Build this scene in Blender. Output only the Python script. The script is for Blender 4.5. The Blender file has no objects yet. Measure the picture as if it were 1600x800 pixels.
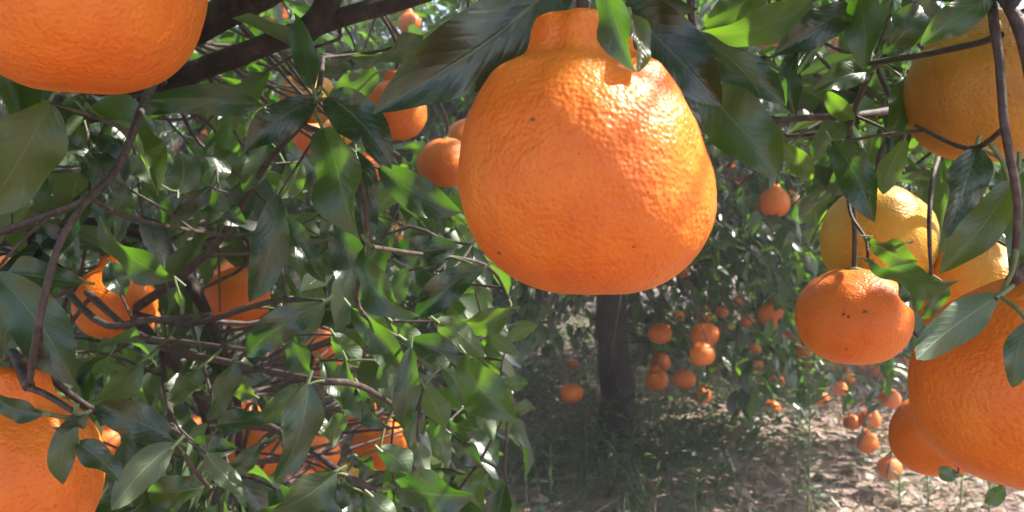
import bpy, math, random
import numpy as np
from mathutils import Vector, Matrix, noise as mnoise

# ------------------------------------------------------------------ camera, sky, sun, exposure
S = bpy.context.scene
COL = S.collection
FPX = 1386.0                      # focal length in photograph pixels (1600 wide)
CAM_Z = 1.0
PITCH = math.radians(3.0)
cam_d = bpy.data.cameras.new('camera')
cam = bpy.data.objects.new('camera', cam_d)
COL.objects.link(cam)
cam.location = (0, 0, CAM_Z)
cam.rotation_euler = (math.radians(90) - PITCH, 0, 0)
cam_d.sensor_width = 36.0
cam_d.lens = 36.0 * FPX / 1600.0
cam_d.clip_start = 0.02
cam_d.clip_end = 600
cam_d.dof.use_dof = True
cam_d.dof.focus_distance = 0.42
cam_d.dof.aperture_fstop = 24.0
S.camera = cam

SUN_EL = math.radians(50)
SUN_AZ = math.radians(79)         # from +Y (into the picture) towards +X (right)
sun_vec = Vector((math.sin(SUN_AZ) * math.cos(SUN_EL), math.cos(SUN_AZ) * math.cos(SUN_EL), math.sin(SUN_EL)))
world = bpy.data.worlds.new('World')
S.world = world
world.use_nodes = True
wn = world.node_tree
wn.nodes.clear()
sky = wn.nodes.new('ShaderNodeTexSky')
sky.sky_type = 'NISHITA'
sky.sun_disc = False
sky.sun_elevation = SUN_EL
sky.sun_rotation = SUN_AZ
sky.air_density = 1.0
sky.dust_density = 2.5
sky.ozone_density = 1.0
bg = wn.nodes.new('ShaderNodeBackground')
bg.inputs['Strength'].default_value = 0.13
wo = wn.nodes.new('ShaderNodeOutputWorld')
wn.links.new(sky.outputs[0], bg.inputs[0])
wn.links.new(bg.outputs[0], wo.inputs[0])
sl = bpy.data.lights.new('sun', 'SUN')
sl.energy = 4.5
sl.angle = math.radians(0.5)
sl.color = (1.0, 0.95, 0.86)
sun = bpy.data.objects.new('sun', sl)
COL.objects.link(sun)
sun.rotation_euler = sun_vec.to_track_quat('Z', 'Y').to_euler()
S.view_settings.view_transform = 'Standard'
S.view_settings.look = 'None'
S.view_settings.gamma = 1.0
S.view_settings.exposure = 1.72
S.cycles.max_bounces = 6
S.cycles.diffuse_bounces = 3
S.cycles.glossy_bounces = 2
S.cycles.transmission_bounces = 4

# ------------------------------------------------------------------ helpers
RIGHT = Vector((1, 0, 0))
UP = Vector((0, math.sin(PITCH), math.cos(PITCH)))
FWD = Vector((0, math.cos(PITCH), -math.sin(PITCH)))
CAM = Vector((0, 0, CAM_Z))


def P(px, py, d):
    """photo pixel + depth along the lens axis -> world point"""
    return CAM + RIGHT * ((px - 800) / FPX * d) + UP * ((400 - py) / FPX * d) + FWD * d


def proj(p):
    v = Vector(p) - CAM
    d = v.dot(FWD)
    if d < 1e-3:
        return -9999, -9999, d
    return 800 + v.dot(RIGHT) / d * FPX, 400 - v.dot(UP) / d * FPX, d


def new_obj(name, me, parent=None):
    o = bpy.data.objects.new(name, me)
    COL.objects.link(o)
    if parent:
        o.parent = parent
    return o


def tag(o, label=None, cat=None, group=None, kind=None):
    if label: o['label'] = label
    if cat: o['category'] = cat
    if group: o['group'] = group
    if kind: o['kind'] = kind
    return o


def empty(name, loc):
    o = bpy.data.objects.new(name, None)
    o.empty_display_size = 0.05
    o.location = loc
    COL.objects.link(o)
    return o


def mesh_np(name, verts, quads, mat, uv=None, rnd=None, smooth=True):
    """verts (n,3); quads (m,4) vertex indices; optional per-vertex uv and per-vertex random"""
    verts = np.asarray(verts, dtype=np.float32)
    quads = np.asarray(quads, dtype=np.int32)
    k = quads.shape[1]
    me = bpy.data.meshes.new(name)
    me.vertices.add(len(verts))
    me.vertices.foreach_set('co', verts.ravel())
    me.loops.add(quads.size)
    me.loops.foreach_set('vertex_index', quads.ravel())
    me.polygons.add(len(quads))
    me.polygons.foreach_set('loop_start', np.arange(0, quads.size, k, dtype=np.int32))
    if uv is not None:
        l = me.uv_layers.new(name='UVMap')
        l.data.foreach_set('uv', np.asarray(uv, dtype=np.float32)[quads.ravel()].ravel())
    if rnd is not None:
        a = me.attributes.new('rnd', 'FLOAT', 'POINT')
        a.data.foreach_set('value', np.asarray(rnd, dtype=np.float32))
    me.update(calc_edges=True)
    me.polygons.foreach_set('use_smooth', np.full(len(quads), smooth))
    if mat:
        me.materials.append(mat)
    return me


# ------------------------------------------------------------------ materials
def base_mat(name):
    m = bpy.data.materials.new(name)
    m.use_nodes = True
    nt = m.node_tree
    nt.nodes.clear()
    out = nt.nodes.new('ShaderNodeOutputMaterial')
    return m, nt, out


def N(nt, t, **kw):
    n = nt.nodes.new(t)
    for k, v in kw.items():
        setattr(n, k, v)
    return n


def ramp(nt, fac, stops):
    r = N(nt, 'ShaderNodeValToRGB')
    e = r.color_ramp.elements
    while len(e) < len(stops):
        e.new(0.5)
    for i, (p, c) in enumerate(stops):
        e[i].position = p
        e[i].color = (*c, 1) if len(c) == 3 else c
    nt.links.new(fac, r.inputs[0])
    return r.outputs[0]


def math_n(nt, op, a, b=None, c=None):
    n = N(nt, 'ShaderNodeMath', operation=op)
    for i, v in enumerate((a, b, c)):
        if v is None: continue
        if isinstance(v, (int, float)): n.inputs[i].default_value = v
        else: nt.links.new(v, n.inputs[i])
    return n.outputs[0]


def mix_c(nt, fac, a, b, mode='MIX'):
    n = N(nt, 'ShaderNodeMix', data_type='RGBA', blend_type=mode)
    for i, v in ((0, fac), (6, a), (7, b)):
        if isinstance(v, (int, float)): n.inputs[i].default_value = v
        elif isinstance(v, tuple): n.inputs[i].default_value = (*v, 1)
        else: nt.links.new(v, n.inputs[i])
    return n.outputs[2]


def noise_n(nt, scale, detail=3, rough=0.5, coord=None):
    n = N(nt, 'ShaderNodeTexNoise')
    n.inputs['Scale'].default_value = scale
    n.inputs['Detail'].default_value = detail
    n.inputs['Roughness'].default_value = rough
    if coord is not None: nt.links.new(coord, n.inputs['Vector'])
    return n.outputs[0]


def leaf_material(name, tops, under, trans, rough=0.3, transmix=0.34):
    m, nt, out = base_mat(name)
    uvn = N(nt, 'ShaderNodeUVMap')
    sep = N(nt, 'ShaderNodeSeparateXYZ')
    nt.links.new(uvn.outputs[0], sep.inputs[0])
    t, u = sep.outputs[0], sep.outputs[1]          # u = 0.5 at the midrib
    ua = math_n(nt, 'ABSOLUTE', math_n(nt, 'SUBTRACT', u, 0.5))
    at = N(nt, 'ShaderNodeAttribute', attribute_name='rnd')
    oi = N(nt, 'ShaderNodeObjectInfo')
    r = math_n(nt, 'FRACT', math_n(nt, 'ADD', at.outputs['Fac'], oi.outputs['Random']))
    top = ramp(nt, r, tops)
    tc = N(nt, 'ShaderNodeTexCoord')
    blot = noise_n(nt, 55, 3, 0.6, tc.outputs['Object'])
    top = mix_c(nt, ramp(nt, blot, [(0.42, (0, 0, 0)), (0.8, (0.35, 0.35, 0.35))]), top, (0.05, 0.06, 0.02))
    spot = noise_n(nt, 420, 2, 0.5, tc.outputs['Object'])
    top = mix_c(nt, ramp(nt, spot, [(0.68, (0, 0, 0)), (0.74, (0.55, 0.55, 0.55))]), top, (0.10, 0.08, 0.03))
    # veins
    ph = math_n(nt, 'SUBTRACT', math_n(nt, 'MULTIPLY', t, 62.0), math_n(nt, 'MULTIPLY', ua, 34.0))
    vein = math_n(nt, 'POWER', math_n(nt, 'ABSOLUTE', math_n(nt, 'SINE', math_n(nt, 'MULTIPLY', ph, 0.5))), 9.0)
    mid = ramp(nt, ua, [(0.012, (1, 1, 1)), (0.03, (0, 0, 0))])
    top = mix_c(nt, math_n(nt, 'MULTIPLY', vein, 0.05), top, (0.10, 0.17, 0.05))
    top = mix_c(nt, math_n(nt, 'MULTIPLY', mid, 0.35), top, (0.13, 0.18, 0.07))
    und = mix_c(nt, math_n(nt, 'MULTIPLY', mid, 0.6), under, (0.26, 0.32, 0.15))
    und = mix_c(nt, math_n(nt, 'MULTIPLY', vein, 0.15), und, (0.2, 0.28, 0.1))
    geo = N(nt, 'ShaderNodeNewGeometry')
    col = mix_c(nt, geo.outputs['Backfacing'], top, und)
    bump = N(nt, 'ShaderNodeBump')
    bump.inputs['Strength'].default_value = 0.3
    bump.inputs['Distance'].default_value = 0.0012
    hgt = math_n(nt, 'ADD', math_n(nt, 'MULTIPLY', vein, -0.22),
                 math_n(nt, 'ADD', math_n(nt, 'MULTIPLY', mid, -0.8), math_n(nt, 'MULTIPLY', blot, 1.2)))
    nt.links.new(hgt, bump.inputs['Height'])
    pb = N(nt, 'ShaderNodeBsdfPrincipled')
    nt.links.new(col, pb.inputs['Base Color'])
    rg = math_n(nt, 'ADD', math_n(nt, 'MULTIPLY', geo.outputs['Backfacing'], 0.25),
                math_n(nt, 'ADD', math_n(nt, 'ADD', rough - 0.06, math_n(nt, 'MULTIPLY', r, 0.12)), math_n(nt, 'MULTIPLY', blot, 0.14)))
    nt.links.new(rg, pb.inputs['Roughness'])
    pb.inputs['Specular IOR Level'].default_value = 0.85
    nt.links.new(bump.outputs[0], pb.inputs['Normal'])
    tr = N(nt, 'ShaderNodeBsdfTranslucent')
    tcol = mix_c(nt, r, trans[0], trans[1])
    tcol = mix_c(nt, math_n(nt, 'MULTIPLY', vein, 0.2), tcol, (0.10, 0.26, 0.01))
    tcol = mix_c(nt, math_n(nt, 'MULTIPLY', mid, 0.5), tcol, (0.35, 0.5, 0.08))
    nt.links.new(tcol, tr.inputs['Color'])
    mx = N(nt, 'ShaderNodeMixShader')
    nt.links.new(math_n(nt, 'ADD', transmix * 0.55, math_n(nt, 'MULTIPLY', r, transmix * 0.95)), mx.inputs[0])
    nt.links.new(pb.outputs[0], mx.inputs[1])
    nt.links.new(tr.outputs[0], mx.inputs[2])
    nt.links.new(mx.outputs[0], out.inputs[0])
    return m


TOPS = [(0.0, (0.016, 0.022, 0.019)), (0.35, (0.019, 0.029, 0.021)), (0.6, (0.022, 0.036, 0.021)),
        (0.85, (0.034, 0.054, 0.022)), (0.97, (0.080, 0.085, 0.03))]
M_LEAF = leaf_material('citrus_leaf', TOPS, (0.075, 0.11, 0.055), ((0.11, 0.40, 0.012), (0.24, 0.50, 0.016)), rough=0.24, transmix=0.23)
M_WEED = leaf_material('weed_leaf', [(0.0, (0.028, 0.055, 0.026)), (0.5, (0.042, 0.075, 0.032)), (0.9, (0.075, 0.11, 0.045))],
                       (0.06, 0.10, 0.05), ((0.14, 0.36, 0.04), (0.26, 0.46, 0.06)), rough=0.42, transmix=0.26)
M_DRY = leaf_material('dry_leaf', [(0.0, (0.15, 0.092, 0.074)), (0.4, (0.28, 0.19, 0.155)), (0.75, (0.50, 0.385, 0.31)), (0.95, (0.27, 0.15, 0.10))],
                      (0.34, 0.26, 0.19), ((0.4, 0.28, 0.16), (0.45, 0.34, 0.2)), rough=0.6, transmix=0.15)


def peel_material(name, a, b, c, spots=0.5, pale=None):
    m, nt, out = base_mat(name)
    tc = N(nt, 'ShaderNodeTexCoord')
    oi = N(nt, 'ShaderNodeObjectInfo')
    off = N(nt, 'ShaderNodeVectorMath', operation='ADD')
    nt.links.new(tc.outputs['Object'], off.inputs[0])
    cmb = N(nt, 'ShaderNodeCombineXYZ')
    nt.links.new(math_n(nt, 'MULTIPLY', oi.outputs['Random'], 7.0), cmb.inputs[0])
    nt.links.new(cmb.outputs[0], off.inputs[1])
    co = off.outputs[0]
    n1 = noise_n(nt, 22, 3, 0.55, co)
    n2 = noise_n(nt, 190, 3, 0.6, co)
    col = ramp(nt, n1, [(0.28, a), (0.5, b), (0.74, c)])
    col = mix_c(nt, ramp(nt, n2, [(0.42, (0, 0, 0)), (0.72, (0.35, 0.35, 0.35))]), col, c)
    vor = N(nt, 'ShaderNodeTexVoronoi', feature='SMOOTH_F1')
    vor.inputs['Scale'].default_value = 520
    vor.inputs['Smoothness'].default_value = 0.6
    nt.links.new(co, vor.inputs['Vector'])
    vd = vor.outputs['Distance']
    pore = ramp(nt, vd, [(0.10, (1, 1, 1)), (0.34, (0, 0, 0))])
    col = mix_c(nt, math_n(nt, 'MULTIPLY', pore, 0.5), col, a)
    v2 = N(nt, 'ShaderNodeTexVoronoi', feature='F1')
    v2.inputs['Scale'].default_value = 95
    nt.links.new(co, v2.inputs['Vector'])
    sp = ramp(nt, v2.outputs['Distance'], [(0.05, (1, 1, 1)), (0.12, (0, 0, 0))])
    sp = math_n(nt, 'MULTIPLY', sp, math_n(nt, 'GREATER_THAN', noise_n(nt, 33, 1, 0.5, co), 0.56))
    col = mix_c(nt, math_n(nt, 'MULTIPLY', sp, spots), col, (0.16, 0.065, 0.012))
    pb = N(nt, 'ShaderNodeBsdfPrincipled')
    nt.links.new(col, pb.inputs['Base Color'])
    nt.links.new(math_n(nt, 'ADD', 0.36, math_n(nt, 'MULTIPLY', n2, 0.2)), pb.inputs['Roughness'])
    pb.inputs['Specular IOR Level'].default_value = 0.42
    pb.inputs['Subsurface Weight'].default_value = 0.4
    pb.inputs['Subsurface Radius'].default_value = (1.0, 0.35, 0.08)
    pb.inputs['Subsurface Scale'].default_value = 0.009
    b1 = N(nt, 'ShaderNodeBump')
    b1.inputs['Strength'].default_value = 0.75
    b1.inputs['Distance'].default_value = 0.0007
    nt.links.new(math_n(nt, 'ADD', vd, math_n(nt, 'MULTIPLY', n2, 0.9)), b1.inputs['Height'])
    b2 = N(nt, 'ShaderNodeBump')
    b2.inputs['Strength'].default_value = 0.5
    b2.inputs['Distance'].default_value = 0.0036
    nt.links.new(noise_n(nt, 70, 3, 0.5, co), b2.inputs['Height'])
    nt.links.new(b1.outputs[0], b2.inputs['Normal'])
    nt.links.new(b2.outputs[0], pb.inputs['Normal'])
    nt.links.new(pb.outputs[0], out.inputs[0])
    return m


M_PEEL = peel_material('peel_orange', (0.66, 0.125, 0.008), (0.75, 0.172, 0.011), (0.80, 0.235, 0.022))
M_PEEL_Y = peel_material('peel_yellow', (0.58, 0.205, 0.013), (0.66, 0.275, 0.02), (0.69, 0.345, 0.035))
M_PEEL_YG = peel_material('peel_pale_yellow', (0.58, 0.26, 0.015), (0.66, 0.345, 0.028), (0.69, 0.42, 0.05))
M_PEEL_O = peel_material('peel_dull_yellow', (0.36, 0.15, 0.012), (0.46, 0.20, 0.016), (0.54, 0.25, 0.02))
M_PEEL_R = peel_material('peel_deep', (0.66, 0.13, 0.012), (0.74, 0.17, 0.015), (0.78, 0.22, 0.025))


def simple_mat(name, stops, scale, rough=0.7, bump=0.002, stretch=None, spec=0.35):
    m, nt, out = base_mat(name)
    tc = N(nt, 'ShaderNodeTexCoord')
    co = tc.outputs['Object']
    if stretch:
        mp = N(nt, 'ShaderNodeMapping')
        mp.inputs['Scale'].default_value = stretch
        nt.links.new(co, mp.inputs[0])
        co = mp.outputs[0]
    n1 = noise_n(nt, scale, 5, 0.62, co)
    pb = N(nt, 'ShaderNodeBsdfPrincipled')
    nt.links.new(ramp(nt, n1, stops), pb.inputs['Base Color'])
    pb.inputs['Roughness'].default_value = rough
    pb.inputs['Specular IOR Level'].default_value = spec
    b = N(nt, 'ShaderNodeBump')
    b.inputs['Strength'].default_value = 0.7
    b.inputs['Distance'].default_value = bump
    nt.links.new(noise_n(nt, scale * 2.2, 4, 0.6, co), b.inputs['Height'])
    nt.links.new(b.outputs[0], pb.inputs['Normal'])
    nt.links.new(pb.outputs[0], out.inputs[0])
    return m


M_BARK = simple_mat('bark', [(0.3, (0.022, 0.016, 0.015)), (0.55, (0.046, 0.034, 0.031)), (0.78, (0.11, 0.088, 0.078))], 60, 0.8, 0.004, (1, 1, 0.45))
M_TWIG = simple_mat('twig_bark', [(0.3, (0.035, 0.025, 0.022)), (0.58, (0.085, 0.062, 0.052)), (0.8, (0.17, 0.135, 0.11))], 160, 0.6, 0.0012)
M_GREENTWIG = simple_mat('green_twig', [(0.3, (0.09, 0.12, 0.04)), (0.7, (0.17, 0.19, 0.08))], 200, 0.5, 0.0006)
M_CALYX = simple_mat('calyx', [(0.3, (0.07, 0.10, 0.03)), (0.7, (0.16, 0.17, 0.07))], 300, 0.6, 0.0006)
M_SCAR = simple_mat('scar', [(0.3, (0.16, 0.05, 0.015)), (0.7, (0.30, 0.10, 0.02))], 300, 0.8, 0.0003)
M_GROUND = simple_mat('orchard_soil', [(0.28, (0.11, 0.070, 0.056)), (0.5, (0.23, 0.155, 0.127)), (0.72, (0.42, 0.315, 0.26))], 7, 0.9, 0.03)
M_STRAW = simple_mat('straw', [(0.3, (0.28, 0.20, 0.13)), (0.7, (0.47, 0.38, 0.26))], 30, 0.65, 0.0005)
M_GRASS = leaf_material('grass_blade', [(0.0, (0.03, 0.06, 0.022)), (0.5, (0.045, 0.08, 0.028)), (0.85, (0.09, 0.11, 0.05))],
                        (0.05, 0.08, 0.035), ((0.12, 0.30, 0.03), (0.24, 0.38, 0.05)), rough=0.45, transmix=0.25)

# ------------------------------------------------------------------ leaves
def leaf_template(nu, nv):
    """grid in (t, u): t along the blade, u across in -1..1"""
    ts = np.linspace(0, 1, nu + 1)
    us = np.linspace(-1, 1, nv + 1)
    T, U = np.meshgrid(ts, us, indexing='ij')
    q = []
    w = nv + 1
    for i in range(nu):
        for j in range(nv):
            a = i * w + j
            q.append((a, a + 1, a + w + 1, a + w))
    return T.ravel(), U.ravel(), np.array(q)


TPL_HI = leaf_template(14, 6)
TPL_MID = leaf_template(6, 4)
TPL_LO = leaf_template(4, 2)


def leaf_profile(t, kind='citrus'):
    if kind == 'grass':
        return np.clip(1.02 - t, 0.02, 1) ** 0.6
    p = np.sin(np.pi * np.clip(t, 0, 1) ** 0.98) ** 0.64
    tip = 1 - 0.18 * np.clip((t - 0.72) / 0.28, 0, 1) ** 2
    return np.clip(p * tip, 0.012, None)


def leaf_batch(B, Y, Nn, L, W, curl, fold, wave, tpl, kind='citrus', rng=None):
    """many leaves at once -> verts, quads, uv, rnd; arrays (n,3)/(n,)"""
    n = len(B)
    T, U, Q = tpl
    B = np.asarray(B, float); Y = np.asarray(Y, float); Nn = np.asarray(Nn, float)
    Y = Y / np.linalg.norm(Y, axis=1, keepdims=True)
    Nn = Nn - (Nn * Y).sum(1, keepdims=True) * Y
    ln = np.linalg.norm(Nn, axis=1, keepdims=True)
    Nn = np.where(ln < 1e-5, np.array([[0.0, 0.01, 1.0]]), Nn / np.maximum(ln, 1e-6))
    X = np.cross(Y, Nn)
    L = np.asarray(L, float)[:, None]; W = np.asarray(W, float)[:, None]
    curl = np.asarray(curl, float)[:, None]; fold = np.asarray(fold, float)[:, None]; wave = np.asarray(wave, float)[:, None]
    pr = leaf_profile(T, kind)[None, :]
    hx = U[None, :] * W * 0.5 * pr
    ph = np.arange(n)[:, None] * 2.4
    hz = np.abs(hx) * fold + curl * L * 4 * T[None, :] * (1 - T[None, :]) * 0.5 \
        + wave * W * np.sin(T[None, :] * 8.5 + ph + (U[None, :] > 0) * 1.7) * np.abs(U[None, :]) ** 1.5 * pr * 0.16
    hx = hx / np.sqrt(1 + fold ** 2)
    V = B[:, None, :] + Y[:, None, :] * (T[None, :] * L)[:, :, None] + X[:, None, :] * hx[:, :, None] + Nn[:, None, :] * hz[:, :, None]
    nvt = len(T)
    quads = (Q[None, :, :] + (np.arange(n) * nvt)[:, None, None]).reshape(-1, 4)
    uv = np.tile(np.stack([T, U * 0.5 + 0.5], 1), (n, 1))
    rnd = np.repeat((rng or np.random.default_rng(1)).random(n), nvt)
    return V.reshape(-1, 3), quads, uv, rnd


def petiole_geom(w=0.0011, back=0.009):
    """short stalk of the leaf along -Y"""
    a = []
    for y, r in ((-back, w * 0.9), (0.004, w)):
        for k in range(4):
            an = k * math.pi / 2
            a.append((math.cos(an) * r, y, math.sin(an) * r - 0.0003))
    q = [(k, (k + 1) % 4, 4 + (k + 1) % 4, 4 + k) for k in range(4)]
    return np.array(a), np.array(q)


def leaf_mesh(L, W, curl, fold, wave, tpl, seed=0, mat=None):
    V, Q, uv, _ = leaf_batch([(0, 0, 0)], [(0, 1, 0)], [(0, 0, 1)], [L], [W], [curl], [fold], [wave], tpl)
    T, U, _ = tpl
    # break the perfect symmetry: sideways bow and a twist towards the tip
    r = random.Random(seed)
    bow = r.uniform(-0.08, 0.08); tw = r.uniform(-0.45, 0.45)
    V[:, 0] += bow * L * 4 * T * (1 - T)
    an = tw * T
    x, z = V[:, 0].copy(), V[:, 2].copy()
    V[:, 0] = x * np.cos(an) - z * np.sin(an)
    V[:, 2] = x * np.sin(an) + z * np.cos(an)
    pv, pq = petiole_geom(back=min(0.012, 0.12 * L))
    V = np.vstack([V, pv]); Q = np.vstack([Q, pq + len(T)])
    uv = np.vstack([uv, np.full((len(pv), 2), 0.5)])
    return mesh_np('leaf', V, Q, mat or M_LEAF, uv)


def frame_matrix(B, Y, Nn, s=1.0):
    Y = Vector(Y).normalized()
    Nn = Vector(Nn)
    Nn = Nn - Y * Nn.dot(Y)
    if Nn.length < 1e-5: Nn = Y.orthogonal()
    Nn.normalize()
    X = Y.cross(Nn)
    m = Matrix((X, Y, Nn)).transposed().to_4x4()
    return Matrix.Translation(B) @ m @ Matrix.Scale(s, 4)


VARIANTS = []
_r = random.Random(5)
for k in range(16):
    VARIANTS.append(leaf_mesh(0.085, _r.uniform(0.027, 0.040), _r.uniform(0.0, 0.36), _r.uniform(0.15, 0.95), _r.uniform(0.6, 2.0), TPL_MID, k))


# ------------------------------------------------------------------ tubes
def catmull(pts, rad, sub):
    P4 = [np.array(p, float) for p in pts]
    if len(P4) == 2 or sub <= 1:
        return P4, list(rad)
    o, r = [], []
    n = len(P4)
    for i in range(n - 1):
        p0 = P4[max(i - 1, 0)]; p1 = P4[i]; p2 = P4[i + 1]; p3 = P4[min(i + 2, n - 1)]
        for k in range(sub):
            t = k / sub
            o.append(0.5 * ((2 * p1) + (-p0 + p2) * t + (2 * p0 - 5 * p1 + 4 * p2 - p3) * t * t + (-p0 + 3 * p1 - 3 * p2 + p3) * t ** 3))
            r.append(rad[i] * (1 - t) + rad[i + 1] * t)
    o.append(P4[-1]); r.append(rad[-1])
    return o, r


def tube_geom(pts, rad, sides=8, sub=4, bumpy=0.0, seed=0):
    pts, rad = catmull(pts, rad, sub)
    n = len(pts)
    tang = [pts[min(i + 1, n - 1)] - pts[max(i - 1, 0)] for i in range(n)]
    tang = [t / (np.linalg.norm(t) + 1e-9) for t in tang]
    a = np.cross(tang[0], (0.3, 0.2, 0.9)); a /= np.linalg.norm(a) + 1e-9
    V, Q = [], []
    for i in range(n):
        a = a - tang[i] * a.dot(tang[i]); a /= np.linalg.norm(a) + 1e-9
        b = np.cross(tang[i], a)
        for k in range(sides):
            an = 2 * math.pi * k / sides
            rr = rad[i]
            if bumpy:
                rr *= 1 + bumpy * mnoise.noise(Vector((math.cos(an) * 1.3 + seed, math.sin(an) * 1.3, i * 0.45)))
            V.append(pts[i] + (a * math.cos(an) + b * math.sin(an)) * rr)
    for i in range(n - 1):
        for k in range(sides):
            Q.append((i * sides + k, i * sides + (k + 1) % sides, (i + 1) * sides + (k + 1) % sides, (i + 1) * sides + k))
    # closed ends
    for e, c in ((0, pts[0]), (n - 1, pts[-1])):
        ci = len(V); V.append(c)
        for k in range(0, sides, 2):
            k1, k2 = (k + 1) % sides, (k + 2) % sides
            Q.append((ci, e * sides + k, e * sides + k1, e * sides + k2))
    return np.array(V), np.array(Q)


def tube(name, pts, rad, mat, root, sides=8, sub=4, bumpy=0.0, seed=0):
    o0 = np.array(root.location) if root else np.zeros(3)
    V, Q = tube_geom([np.array(p) - o0 for p in pts], rad, sides, sub, bumpy, seed)
    return new_obj(name, mesh_np(name, V, Q, mat), root)


# ------------------------------------------------------------------ trees
class Tree:
    def __init__(self, base, label, group=None):
        self.root = tag(empty('citrus_tree', base), label, 'tree', group)
        self.base = Vector(base)
        self.nodes = []            # skeleton points that later twigs grow from
        self.nleaf = 0
        self.stuff = dict(B=[], Y=[], N=[], L=[], W=[], c=[], f=[], w=[])

    def limb(self, pts, rad, name='branch', mat=None, sides=8, sub=5, bumpy=0.18, grow=True):
        pts = [Vector(p) for p in pts]
        if grow:
            q, _ = catmull([tuple(p) for p in pts], rad, 4)
            rr, _ = catmull([(r, 0, 0) for r in rad], rad, 4)
            self.nodes += [(Vector(p), r[0]) for p, r in zip(q, rr)]
        return tube(name, pts, rad, mat or M_BARK, self.root, sides, sub, bumpy, len(self.nodes))

    def nearest(self, p, above=False):
        p = Vector(p)
        best = min(self.nodes, key=lambda n: (n[0] - p).length + (0.6 * max(0, p.z - n[0].z) if above else 0))
        return best

    def leaf(self, B, Y, Nn, mesh, s=1.0):
        o = new_obj('leaf', mesh, self.root)
        o.matrix_local = Matrix.Translation(-self.base) @ frame_matrix(B, Y, Nn, s)
        self.nleaf += 1
        return o

    def add_stuff(self, lf):
        for k, v in zip(('B', 'Y', 'N', 'L', 'W', 'c', 'f', 'w'), lf): self.stuff[k].append(v)

    def finish(self, tpl=TPL_LO, seed=0):
        s = self.stuff
        if not s['B']: return
        B = np.array([tuple(b) for b in s['B']]) - np.array(self.base)
        V, Q, uv, rnd = leaf_batch(B, [tuple(v) for v in s['Y']], [tuple(v) for v in s['N']], s['L'], s['W'], s['c'], s['f'], s['w'], tpl, rng=np.random.default_rng(seed))
        o = new_obj('foliage', mesh_np('foliage', V, Q, M_LEAF, uv, rnd), self.root)
        o['kind'] = 'stuff'


def rand_dir(r):
    while True:
        v = Vector((r.uniform(-1, 1), r.uniform(-1, 1), r.uniform(-1, 1)))
        if 0.1 < v.length < 1: return v.normalized()


def spray(p, d, length, n, r, droop=0.5, Lm=0.085):
    """leaves along a drooping shoot -> (shoot points, list of leaf tuples)"""
    d = d.normalized()
    pts = []
    leaves = []
    for i in range(4):
        t = i / 3
        pts.append(p + d * (length * t) + Vector((0, 0, -1)) * (droop * 0.35 * length * t * t))
    side = d.orthogonal().normalized()
    for i in range(n):
        t = 0.12 + 0.88 * (i + r.random() * 0.5) / n
        k = min(int(t * 3), 2); f = t * 3 - k
        b = pts[k].lerp(pts[k + 1], min(f, 1))
        an = i * 2.4 + r.uniform(-0.4, 0.4)
        rad = Matrix.Rotation(an, 3, d) @ side
        y = (d * r.uniform(0.35, 0.9) + rad * r.uniform(0.5, 1.0) + Vector((0, 0, -droop * r.uniform(0.2, 1.1)))).normalized()
        nn = Vector((r.uniform(-0.5, 0.5), r.uniform(-0.55, 0.45), 0.8)) + rad * 0.35
        L = Lm * r.uniform(0.65, 1.2)
        leaves.append((b, y, nn, L, L * r.uniform(0.38, 0.48), r.uniform(-0.03, 0.17), r.uniform(0.05, 0.5), r.uniform(0.2, 1)))
    return pts, leaves


# ------------------------------------------------------------------ fruit
def fruit_mesh(R, prof, seed, seg=40, lump=0.035, flute=0.0, mat=None, tiltx=0.0, name='peel', fine=0.0, shear=0.0):
    """lathe: prof = [(z, r)] from the stem end to the blossom end in units of R"""
    rnd = random.Random(seed)
    pts, _ = catmull([(z, r, 0) for z, r in prof], [0] * len(prof), 4)
    V, Q = [], []
    n = len(pts)
    off = Vector((rnd.uniform(0, 90), rnd.uniform(0, 90), rnd.uniform(0, 90)))
    zt, zb = pts[0][0], pts[-1][0]
    ph = rnd.uniform(0, 6)
    for i, p in enumerate(pts):
        z, r = p[0], max(p[1], 0.0)
        for k in range(seg):
            an = 2 * math.pi * k / seg
            d = Vector((math.cos(an), math.sin(an), 0))
            q = Vector((d.x * r, d.y * r, z))
            nz = mnoise.noise(q * 1.5 + off) * 1.0 + mnoise.noise(q * 3.7 + off) * 0.45 + mnoise.noise(q * 8.5 + off) * 0.16
            if fine: nz += mnoise.noise(q * 19 + off) * fine
            rr = r * (1 + lump * nz)
            if flute:
                w = max(0.0, min(1.0, (z - 0.62) / 0.25))
                rr *= 1 + flute * w * (math.cos(6 * an + ph) * 0.55 + math.cos(3 * an + 1 + ph) * 0.3 + math.cos(11 * an + ph * 2) * 0.25)
            V.append(((d.x * rr + tiltx * max(0, z - 0.5) + shear * z) * R, d.y * rr * R, (z + 0.02 * nz) * R))
    for i in range(n - 1):
        for k in range(seg):
            Q.append((i * seg + k, (i + 1) * seg + k, (i + 1) * seg + (k + 1) % seg, i * seg + (k + 1) % seg))
    for e in (0, n - 1):
        c = len(V)
        V.append(tuple(np.mean([V[e * seg + k] for k in range(seg)], axis=0)))
        for k in range(0, seg, 2):
            a, b, g = e * seg + k, e * seg + (k + 1) % seg, e * seg + (k + 2) % seg
            Q.append((c, a, b, g) if e == 0 else (c, g, b, a))
    return mesh_np(name, V, Q, mat or M_PEEL)


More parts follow.
